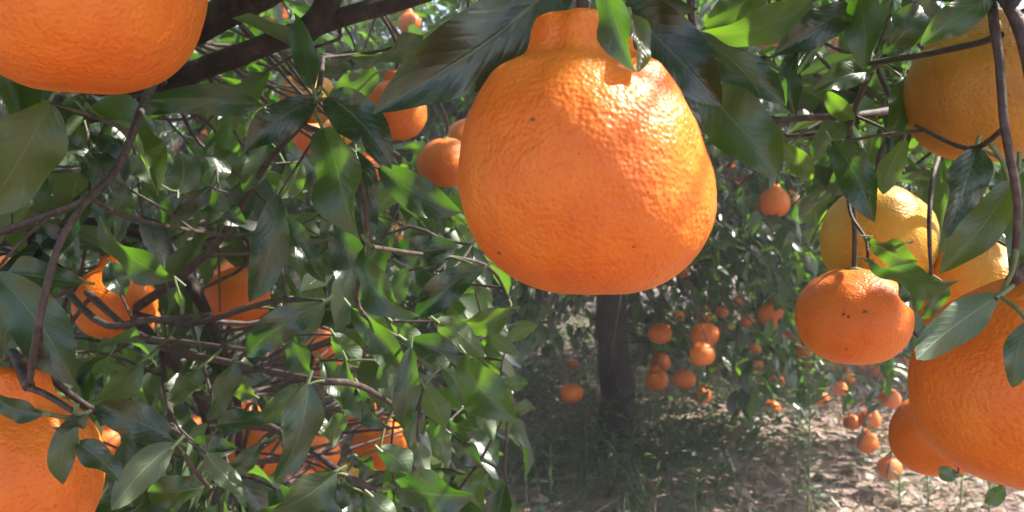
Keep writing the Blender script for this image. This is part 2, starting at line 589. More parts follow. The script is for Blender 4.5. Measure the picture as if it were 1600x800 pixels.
PROF_NECK = [(1.16, 0.0), (1.20, 0.18), (1.15, 0.31), (1.0, 0.37), (0.86, 0.42), (0.77, 0.53), (0.68, 0.68), (0.5, 0.84), (0.22, 0.965),
             (-0.03, 1.0), (-0.3, 0.975), (-0.55, 0.87), (-0.75, 0.70), (-0.87, 0.48), (-0.92, 0.26), (-0.90, 0.10), (-0.86, 0.0)]
PROF_SHORT = [(0.93, 0.0), (0.98, 0.14), (0.93, 0.30), (0.83, 0.48), (0.68, 0.68), (0.48, 0.85), (0.22, 0.965),
              (-0.03, 1.0), (-0.3, 0.96), (-0.55, 0.85), (-0.74, 0.67), (-0.85, 0.44), (-0.88, 0.22), (-0.85, 0.0)]
PROF_FLAT = [(0.80, 0.0), (0.84, 0.12), (0.82, 0.30), (0.73, 0.52), (0.58, 0.74), (0.36, 0.91), (0.12, 0.985),
             (-0.05, 1.0), (-0.28, 0.96), (-0.5, 0.85), (-0.68, 0.67), (-0.79, 0.44), (-0.82, 0.22), (-0.79, 0.0)]


def calyx_mesh(r, ztop):
    V, Q = [(0, 0, ztop + 0.0012)], []
    for k in range(10):
        an = 2 * math.pi * k / 10
        rr = r if k % 2 == 0 else r * 0.55
        V.append((math.cos(an) * rr, math.sin(an) * rr, ztop - 0.0002 if k % 2 else ztop - 0.0012))
    for k in range(0, 10, 2):
        Q.append((0, 1 + k, 1 + (k + 1) % 10, 1 + (k + 2) % 10))
    V = np.array(V, float); nt = len(V)
    V2 = V.copy(); V2[:, 2] -= 0.0022
    q2 = [(a + nt, d + nt, c + nt, b + nt) for a, b, c, d in Q]
    rim = []
    for k in range(10):
        a, b = 1 + k, 1 + (k + 1) % 10
        rim.append((a, a + nt, b + nt, b))
    return mesh_np('calyx', np.vstack([V, V2]), np.array(Q + q2 + rim), M_CALYX)


def fruit(c, R, prof, label, mat, seed, tree, stalk_to=None, group=None, lump=0.03, flute=0.0, seg=64, tilt=(0, 0, 0), tiltx=0.0, fine=0.0, stalk_r=0.0024, name='orange', shear=0.0):
    """a near fruit: peel, calyx and stalk; the stalk runs up into the tree"""
    root = tag(empty(name, c), label, 'fruit', group)
    root.rotation_euler = tilt
    new_obj('peel', fruit_mesh(R, prof, seed, seg, lump, flute, mat, tiltx, fine=fine, shear=shear), root)
    ztop = prof[1][0] * R
    ca = new_obj('calyx', calyx_mesh(0.0085, 0), root)
    offx = (tiltx * (prof[1][0] - 0.5) + shear * prof[1][0]) * R
    ca.location = (offx, 0, ztop + 0.001)
    rot = root.rotation_euler.to_matrix()
    top = Vector(c) + rot @ Vector((offx, 0, ztop - 0.006))
    if stalk_to is None:
        nd, nr = tree.nearest(top + Vector((0, 0, 0.05)), True)
    else:
        nd = Vector(stalk_to)
    up = rot @ Vector((0, 0, 1))
    d = (nd - top).length
    mid = top + up * min(0.04, d * 0.4)
    V, Q = tube_geom([rot.inverted() @ (Vector(q) - Vector(c)) for q in (top, mid, (mid + nd) / 2 + Vector((0, 0, 0.04 * min(d, 1))), nd)],
                     [stalk_r, stalk_r * 1.0, stalk_r * 1.1, stalk_r * 1.3], 7, 4)
    ca.parent = new_obj('stalk', mesh_np('stalk', V, Q, M_TWIG), root)
    return root

# ------------------------------------------------------------------ ground
rg = random.Random(11)


def ground_z(x, y):
    return 0.035 * mnoise.noise(Vector((x * 0.9, y * 0.9, 0.3))) + 0.012 * mnoise.noise(Vector((x * 4, y * 4, 2.0)))


xs = np.concatenate([np.linspace(-250, -8, 8), np.linspace(-6, 8, 113), np.linspace(10, 250, 8)])
ys = np.concatenate([np.linspace(-250, -4, 8), np.linspace(-2, 13, 121), np.linspace(15, 250, 8)])
gv = [(x, y, ground_z(x, y)) for x in xs for y in ys]
ny = len(ys)
gq = [(i * ny + j, (i + 1) * ny + j, (i + 1) * ny + j + 1, i * ny + j + 1) for i in range(len(xs) - 1) for j in range(ny - 1)]
tag(new_obj('ground', mesh_np('ground', gv, gq, M_GROUND)), kind='structure')

# ------------------------------------------------------------------ the tree on the left, whose boughs fill the left half
LT = Tree((-1.02, 0.88, ground_z(-1.02, 0.88) - 0.02), 'leafy citrus tree with crossing brown twigs and thick dark diagonal bough', None)
fork = Vector((-1.0, 0.9, 0.62))
LT.limb([LT.base, (-1.03, 0.89, 0.3), fork, (-1.02, 0.93, 0.8)], [0.075, 0.06, 0.052, 0.04], 'trunk', sides=14, bumpy=0.25)
px = lambda w, d: w / FPX * d
LT.limb([fork, P(-140, 300, .98), P(60, 195, .92), P(180, 165, .88), P(290, 118, .85), P(420, 68, .82), P(530, 28, .8), P(720, -30, .8), P(930, -140, .8)],
        [.034, .02, .0135, .0125, .0115, .0105, .0098, .0075, .005])
LT.limb([P(60, 195, .92), P(220, 92, 1.0), P(330, 30, .98), P(440, -30, .95), P(600, -150, .95), P(760, -330, 1.0)], [.015, .019, .019, .018, .013, .008])
LT.limb([P(480, 48, .81), P(508, 12, .79), P(530, -60, .78), P(560, -180, .75)], [.012, .0115, .011, .009])
LT.limb([(-1.02, 0.93, 0.8), P(-230, 0, .95), P(-120, -260, .7), P(130, -330, .47), P(480, -260, .5)], [.03, .022, .015, .009, .005])
LT.limb([fork, P(-140, 420, 1.0), P(0, 372, .94), P(60, 402, .91), P(130, 450, .9), P(200, 490, .9), P(250, 545, .9), P(310, 615, .92), P(330, 700, .95), P(342, 830, .97)],
        [.03, .016, .0095, .0085, .008, .0075, .0065, .006, .0055, .004])
LT.limb([P(0, 372, .94), P(140, 350, 1.02), P(245, 372, 1.0), P(272, 412, 1.0), P(305, 455, 1.0), P(335, 520, 1.02), P(370, 620, 1.05), P(374, 820, 1.05)],
        [.008, .0085, .0085, .008, .0075, .006, .005, .004])
TW = dict(name='twig', mat=M_TWIG, sides=7, bumpy=0.12)
LT.limb([P(200, 490, .9), P(285, 430, .85), P(350, 365, .8), P(415, 258, .72), P(470, 195, .6), P(495, 152, .52), P(505, 90, .54)], [.005, .0045, .0036, .0028, .0024, .002, .0012], **TW)
LT.limb([P(255, 130, .86), P(248, 120, .68), P(226, 160, .50), P(186, 258, .45), P(130, 320, .42), P(90, 390, .41), P(62, 500, .41), P(45, 606, .43)], [.004, .0032, .0025, .0021, .0019, .0018, .0017, .0016], **TW)
LT.limb([P(140, 308, .43), P(105, 325, .47), P(0, 362, .55), P(-70, 385, .62)], [.0016, .0018, .002, .0022], **TW)
LT.limb([P(140, 308, .43), P(220, 345, .5), P(350, 368, .8)], [.0013, .0014, .0018], **TW)
LT.limb([P(200, 490, .9), P(300, 505, .82), P(420, 472, .66), P(505, 470, .56)], [.0045, .003, .0022, .0015], **TW)
LT.limb([P(250, 545, .9), P(335, 562, .74), P(480, 592, .52), P(560, 602, .52), P(628, 642, .58)], [.005, .003, .0022, .002, .0014], **TW)
LT.limb([P(130, 450, .9), P(210, 520, .75), P(290, 535, .7), P(400, 548, .66)], [.004, .003, .0026, .0016], **TW)
LT.limb([P(60, 402, .91), P(150, 500, .72), P(230, 500, .66), P(330, 490, .62)], [.004, .003, .0024, .0014], **TW)
LT.limb([P(310, 615, .92), P(400, 655, .76), P(480, 700, .56), P(528, 735, .51), P(588, 766, .5)], [.004, .003, .0023, .002, .0014], **TW)
LT.limb([P(470, 195, .6), P(535, 225, .52), P(566, 300, .51), P(574, 385, .52), P(560, 480, .56), P(640, 535, .58), P(720, 550, .56)], [.0022, .0018, .0017, .0016, .0016, .0015, .0012], **TW)
LT.limb([P(574, 385, .52), P(640, 395, .6), P(760, 415, .68), P(800, 480, .72)], [.0015, .0015, .0015, .0012], **TW)
LT.limb([P(45, 606, .43), P(75, 618, .42), P(118, 645, .4)], [.0018, .0016, .0013], **TW)
LT.limb([P(60, 512, .412), P(80, 590, .48), P(180, 660, .5), P(275, 690, .47)], [.0018, .002, .0018, .0014], **TW)
LT.limb([P(250, 545, .9), P(265, 640, .7), P(275, 690, .47), P(325, 760, .5)], [.003, .0024, .0016, .0013], **TW)

# ------------------------------------------------------------------ the tree on the right
RT = Tree((1.08, 0.80, ground_z(1.08, 0.80) - 0.02), 'citrus tree with slender hanging twigs and dark glossy leaves above pale yellow fruit', None)
rfork = Vector((1.06, 0.79, 0.7))
RT.limb([RT.base, (1.09, 0.8, 0.35), rfork, (1.0, 0.74, 1.0)], [0.07, 0.055, 0.046, 0.034], 'trunk', sides=14, bumpy=0.25)
RT.limb([(1.0, 0.74, 1.0), P(1760, -40, .85), P(1600, -170, .68), P(1380, -170, .56), P(1150, -120, .48), P(905, -85, .41), P(780, -90, .4)],
        [.03, .022, .016, .012, .009, .006, .004])
RT.limb([P(1600, -170, .68), P(1545, -70, .42), P(1550, 10, .36), P(1562, 100, .35), P(1570, 200, .345), P(1590, 320, .35), P(1582, 440, .37)],
        [.006, .003, .0021, .0018, .0017, .0016, .0015], **TW)
RT.limb([P(1550, -30, .37), P(1578, 10, .345), P(1602, 70, .34), P(1615, 160, .34)], [.003, .0028, .0026, .0022], **TW)
RT.limb([P(1563, 55, .355), P(1525, 68, .4), P(1440, 86, .48), P(1370, 97, .55), P(1300, 110, .62)], [.0016, .0016, .0018, .0018, .0014], **TW)
RT.limb([P(1370, 97, .55), P(1332, 180, .62), P(1325, 262, .64)], [.002, .0018, .0018], **TW)
RT.limb([(1.0, 0.74, 1.0), P(1680, 130, .85), P(1440, 165, .7), P(1340, 180, .64), P(1240, 186, .62), P(1180, 200, .62)], [.012, .006, .0036, .003, .0022, .0015], **TW)
RT.limb([P(1570, 200, .345), P(1512, 232, .42), P(1430, 196, .5)], [.0012, .0012, .001], **TW)
RT.limb([P(1440, 165, .7), P(1468, 225, .66), P(1458, 275, .62), P(1452, 345, .6), P(1455, 430, .6)], [.0022, .002, .0018, .0016, .0012], **TW)
RT.limb([P(1325, 262, .64), P(1328, 330, .63), P(1352, 372, .61), P(1356, 405, .6)], [.0014, .0013, .0011, .001], **TW)
RT.limb([P(1150, -120, .48), P(1085, -20, .43), P(1085, 50, .43), P(1100, 135, .44)], [.003, .0022, .0018, .0012], **TW)
RT.limb([P(1380, -170, .56), P(1340, -40, .52), P(1290, 35, .52), P(1245, 82, .54)], [.003, .0022, .0018, .0012], **TW)
RT.limb([(1.0, 0.74, 1.0), P(1740, 420, .9), P(1660, 470, .86), P(1560, 500, .9), P(1480, 560, .9)], [.012, .007, .004, .003, .002], **TW)

# ------------------------------------------------------------------ near fruit
FR = []                           # (px, py, r, depth) kept clear of loose foliage


def near_fruit(cx, cy, rpx, R, prof, label, mat, seed, tree, clear=0.85, **kw):
    d = FPX * R / rpx
    FR.append((cx, cy, rpx * clear, d))
    return fruit(P(cx, cy, d), R, prof, label, mat, seed, tree, **kw)


hero_prof = [(1.16, 0.0), (1.225, 0.20), (1.20, 0.345), (1.10, 0.395), (0.98, 0.415), (0.905, 0.455), (0.85, 0.565), (0.76, 0.69), (0.46, 0.87), (0.16, 0.965),
             (-0.14, 1.0), (-0.44, 0.935), (-0.68, 0.785), (-0.84, 0.575), (-0.915, 0.37), (-0.93, 0.22), (-0.90, 0.10), (-0.86, 0.0)]
HERO = near_fruit(913, 272, 199, .05, hero_prof, 'large bumpy orange fruit with a thick raised neck, hanging alone', M_PEEL, 3, RT,
           stalk_to=P(905, -85, .41), lump=0.034, flute=0.085, seg=144, fine=0.07, tiltx=0.10, shear=-0.075, name='necked_orange')
near_fruit(124, -28, 190, .048, PROF_SHORT, 'big smooth orange fruit in front of the thick dark diagonal bough', M_PEEL, 8, LT,
           stalk_to=P(130, -330, .47), lump=0.02, seg=96, fine=0.02)
near_fruit(6, 738, 146, .048, PROF_NECK, 'large yellowish orange fruit under twigs, two dark leaves hanging across it', M_PEEL, 21, LT,
           stalk_to=P(45, 604, .43), lump=0.03, flute=0.08, seg=96, fine=0.02, tilt=(0.05, 0.12, 0), name='necked_orange')
near_fruit(1546, 142, 124, .047, PROF_SHORT, 'dull yellow orange fruit crossed by a slender hanging twig', M_PEEL_O, 34, RT, lump=0.03, seg=80,
           stalk_to=P(1600, -170, .68))
near_fruit(1606, 602, 172, .049, PROF_SHORT, 'large smooth orange fruit with a grey green leaf lying on its shoulder', M_PEEL, 41, RT,
           stalk_to=P(1582, 438, .37), lump=0.022, seg=96, fine=0.02, tilt=(0, 0.1, 0))
near_fruit(1528, 462, 88, .045, PROF_SHORT, 'yellowish fruit tucked behind the dark leaves above a larger fruit', M_PEEL_Y, 52, RT, seg=64)
near_fruit(1462, 679, 69, .043, PROF_SHORT, 'orange fruit half hidden behind the large fruit with a leaf on its shoulder', M_PEEL, 57, RT, seg=64)
near_fruit(1372, 372, 88, .046, PROF_SHORT, 'pale yellow bumpy fruit with a pointed leaf hanging over its top', M_PEEL_YG, 63, RT, lump=0.045, seg=80)
FLAT = near_fruit(1333, 494, 88, .042, PROF_FLAT, 'flattened orange fruit with small dark scars, hanging on a straight stalk', M_PEEL_R, 71, RT, lump=0.022, seg=80,
           stalk_to=P(1325, 262, .64), fine=0.02, stalk_r=0.002)
LFR = [
    (730, 222, 37, 'small orange fruit peeping from behind the necked fruit', M_PEEL), (697, 254, 45, 'bright orange fruit below the small one peeping from behind the necked fruit', M_PEEL),
    (617, 172, 50, 'orange fruit partly covered by the tip of the long dark leaf', M_PEEL), (482, 152, 44, 'yellow orange fruit behind an upright grey leaf', M_PEEL_Y),
    (480, 214, 32, 'orange fruit under the yellow one, behind a twig with grey leaves', M_PEEL), (180, 472, 62, 'orange fruit behind a tangle of crossing brown twigs', M_PEEL),
    (372, 466, 50, 'orange fruit deep in the twigs beside a long dark olive leaf', M_PEEL_R), (2, 424, 30, 'small pale orange fruit above a broad green leaf, cut by the picture edge', M_PEEL),
    (168, 690, 28, 'small orange fruit between the large yellowish fruit and an olive leaf', M_PEEL_R), (398, 708, 42, 'deep orange fruit low in the leaves beside a pale veined leaf', M_PEEL_R),
    (378, 652, 30, 'orange fruit just above the low deep orange one', M_PEEL), (508, 552, 34, 'orange fruit framed by drooping green leaves', M_PEEL),
    (594, 694, 44, 'orange fruit behind drooping sunlit leaf tips', M_PEEL), (500, 708, 32, 'orange fruit beside a thin pale twig low in the leaves', M_PEEL_R),
    (562, 642, 27, 'small orange fruit behind narrow drooping leaves', M_PEEL), (434, 552, 17, 'tiny orange fruit glimpsed over a grey green leaf', M_PEEL),
    (404, 606, 16, 'tiny orange fruit glimpsed among lit twigs', M_PEEL), (640, 36, 18, 'small orange fruit under the thick dark bough', M_PEEL_R),
    (612, -4, 26, 'orange fruit above the thick dark bough', M_PEEL), (722, 606, 20, 'small orange fruit behind a curled leaf with white glare', M_PEEL),
    (626, 372, 22, 'yellow orange fruit glowing in the leaf gap beside the necked fruit', M_PEEL_Y), (432, 22, 18, 'small orange fruit between the two dark boughs', M_PEEL),
    (560, 160, 26, 'orange fruit beside a bright green leaf', M_PEEL), (578, 266, 26, 'deep orange fruit behind a large grey leaf', M_PEEL_R)]
for i, (cx, cy, r, lab, mt) in enumerate(LFR):
    R = (0.044, 0.041, 0.039, 0.042)[i % 4]
    d = FPX * R / r
    near_fruit(cx, cy, r, R, (PROF_SHORT, PROF_FLAT, PROF_NECK)[i % 3], lab, mt, 100 + i, LT, clear=1.1, seg=40,
               tilt=(rg.uniform(-.2, .2), rg.uniform(-.2, .2), 0))

for i, (cx, cy, r, mt) in enumerate(((302, 478, 20, M_PEEL), (472, 398, 17, M_PEEL_R), (642, 562, 17, M_PEEL), (692, 622, 15, M_PEEL), (470, 748, 24, M_PEEL), (546, 738, 19, M_PEEL_Y),
                                      (352, 424, 19, M_PEEL), (528, 206, 26, M_PEEL_Y), (300, 668, 20, M_PEEL), (590, 330, 18, M_PEEL_R), (225, 500, 24, M_PEEL), (690, 545, 14, M_PEEL_Y))):
    near_fruit(cx, cy, r, .04, (PROF_SHORT, PROF_FLAT)[i % 2], 'small orange fruit half hidden deep among the crossing twigs of the left boughs', mt, 160 + i, LT, clear=.9, seg=28,
               group='small fruit deep in the left boughs')

# scars and specks on two of the near fruits
from mathutils.bvhtree import BVHTree


def scar(root, px_, py_, w, seed):
    r = random.Random(seed)
    peel = [c for c in root.children if c.name.startswith('peel')][0]
    rot = root.rotation_euler.to_matrix()
    c = Vector(root.location)
    t = BVHTree.FromPolygons([c + rot @ v.co for v in peel.data.vertices], [tuple(p.vertices) for p in peel.data.polygons])
    V = []
    for k in range(9):
        a = 2 * math.pi * k / 8
        q = w * r.uniform(.6, 1.2) if k < 8 else 0
        d = (P(px_ + math.cos(a) * q * 1.2, py_ + math.sin(a) * q * .8, 1) - CAM).normalized()
        h, n, _, _ = t.ray_cast(CAM, d)
        if h is None: return
        if n.dot(d) > 0: n = -n
        V.append(tuple(rot.inverted() @ (h + n * .00025 - c)))
    new_obj('scar', mesh_np('scar', V, [(8, (2 * k + 2) % 8, 2 * k + 1, 2 * k) for k in range(4)], M_SCAR), root)


for k_, q in enumerate(((832, 187, 3.5), (1012, 300, 2), (780, 395, 3), (905, 240, 1.6), (1040, 215, 1.6), (990, 385, 2))): scar(HERO, *q, k_)
for k_, q in enumerate(((1318, 491, 3), (1326, 495, 3), (1351, 487, 4), (1322, 545, 2))): scar(FLAT, *q, 20 + k_)

# small fruit on the trees behind: photo position and radius; depth from their usual size
L_TRUNK = 'small orange fruit scattered in the shaded foliage between trunk and flattened fruit'
L_RIGHT = 'small orange fruit hanging over sunlit ground behind the tall thin weed'
L_HIGH = 'small orange fruit glimpsed through dark leaves above the pale yellow fruit'
L_LOW = 'round orange fruit hanging alone low down, away from the cluster by the trunk'
BG = [('MT', 'round orange fruit in the close cluster hanging beside the dark trunk', 'fruit cluster beside the trunk', [
    (1097, 492, 15), (1031, 521, 19), (1101, 523, 22), (1097, 553, 20), (1026, 593, 18), (1032, 566, 16), (1069, 592, 18)]),
    ('MT', L_TRUNK, 'fruit scattered in the shaded foliage', [
    (1115, 325, 12), (1065, 425, 12), (1097, 660, 14), (1205, 491, 20), (1241, 514, 18), (1256, 546, 15), (1118, 577, 11), (1142, 597, 10), (1128, 487, 10),
    (1168, 502, 11), (1180, 545, 10), (1060, 495, 10), (1150, 272, 16), (1155, 470, 9), (1182, 590, 11), (1135, 512, 9)]),
    ('MT', 'tiny orange fruit just below the fruit hanging alone beside the trunk', None, [(895, 653, 10)]),
    ('MT', 'rough orange fruit hanging by itself in the dark leaves above the flattened fruit', None, [(1210, 316, 24)]),
    ('MT', 'small orange fruit touching a rough larger fruit in the dark leaves', None, [(1232, 312, 16)]),
    ('MT', L_LOW, None, [(893, 614, 18)]),
    ('MR', L_RIGHT, 'fruit over the sunlit ground', [
    (1390, 622, 17), (1374, 600, 13), (1360, 604, 12), (1283, 648, 12), (1284, 668, 12), (1331, 660, 14), (1359, 655, 17), (1355, 691, 17), (1390, 731, 19),
    (1213, 699, 13), (1205, 655, 14), (1312, 670, 12), (1325, 590, 11), (1265, 585, 10), (1345, 575, 11), (1220, 640, 9), (1298, 610, 10), (1410, 655, 12), (1238, 668, 9), (1318, 700, 9)]),
    ('MR', L_HIGH, 'fruit behind the dark leaves', [(1205, 57, 27), (1312, 82, 18), (1283, 106, 14), (1362, 206, 22), (1270, 222, 14), (1300, 60, 14), (1225, 190, 10)]),
    ('ML', 'small orange fruit on the tree glimpsed through the left boughs', 'fruit behind the left boughs', [
    (315, 214, 14), (408, 244, 16), (280, 232, 10), (30, 255, 10), (545, 320, 10), (650, 330, 12), (675, 385, 10), (700, 352, 9), (640, 300, 10), (360, 300, 10), (275, 660, 12), (225, 725, 10), (905, 4, 14), (470, 380, 12)]),
]
BGC = np.array([(u, v, rp * .95, min(max(FPX * .042 / rp, 2.5), 5.2)) for t in BG for (u, v, rp) in t[3]])
for u, v, rp, d in BGC: FR.append((u, v, rp * 1.1, d))


def hides_fruit(p, r):
    a, b, d = proj(p)
    return bool((((BGC[:, 0] - a) ** 2 + (BGC[:, 1] - b) ** 2 < (BGC[:, 2] + 6) ** 2) & (d < BGC[:, 3] + .03)).any()) and r.random() < .9


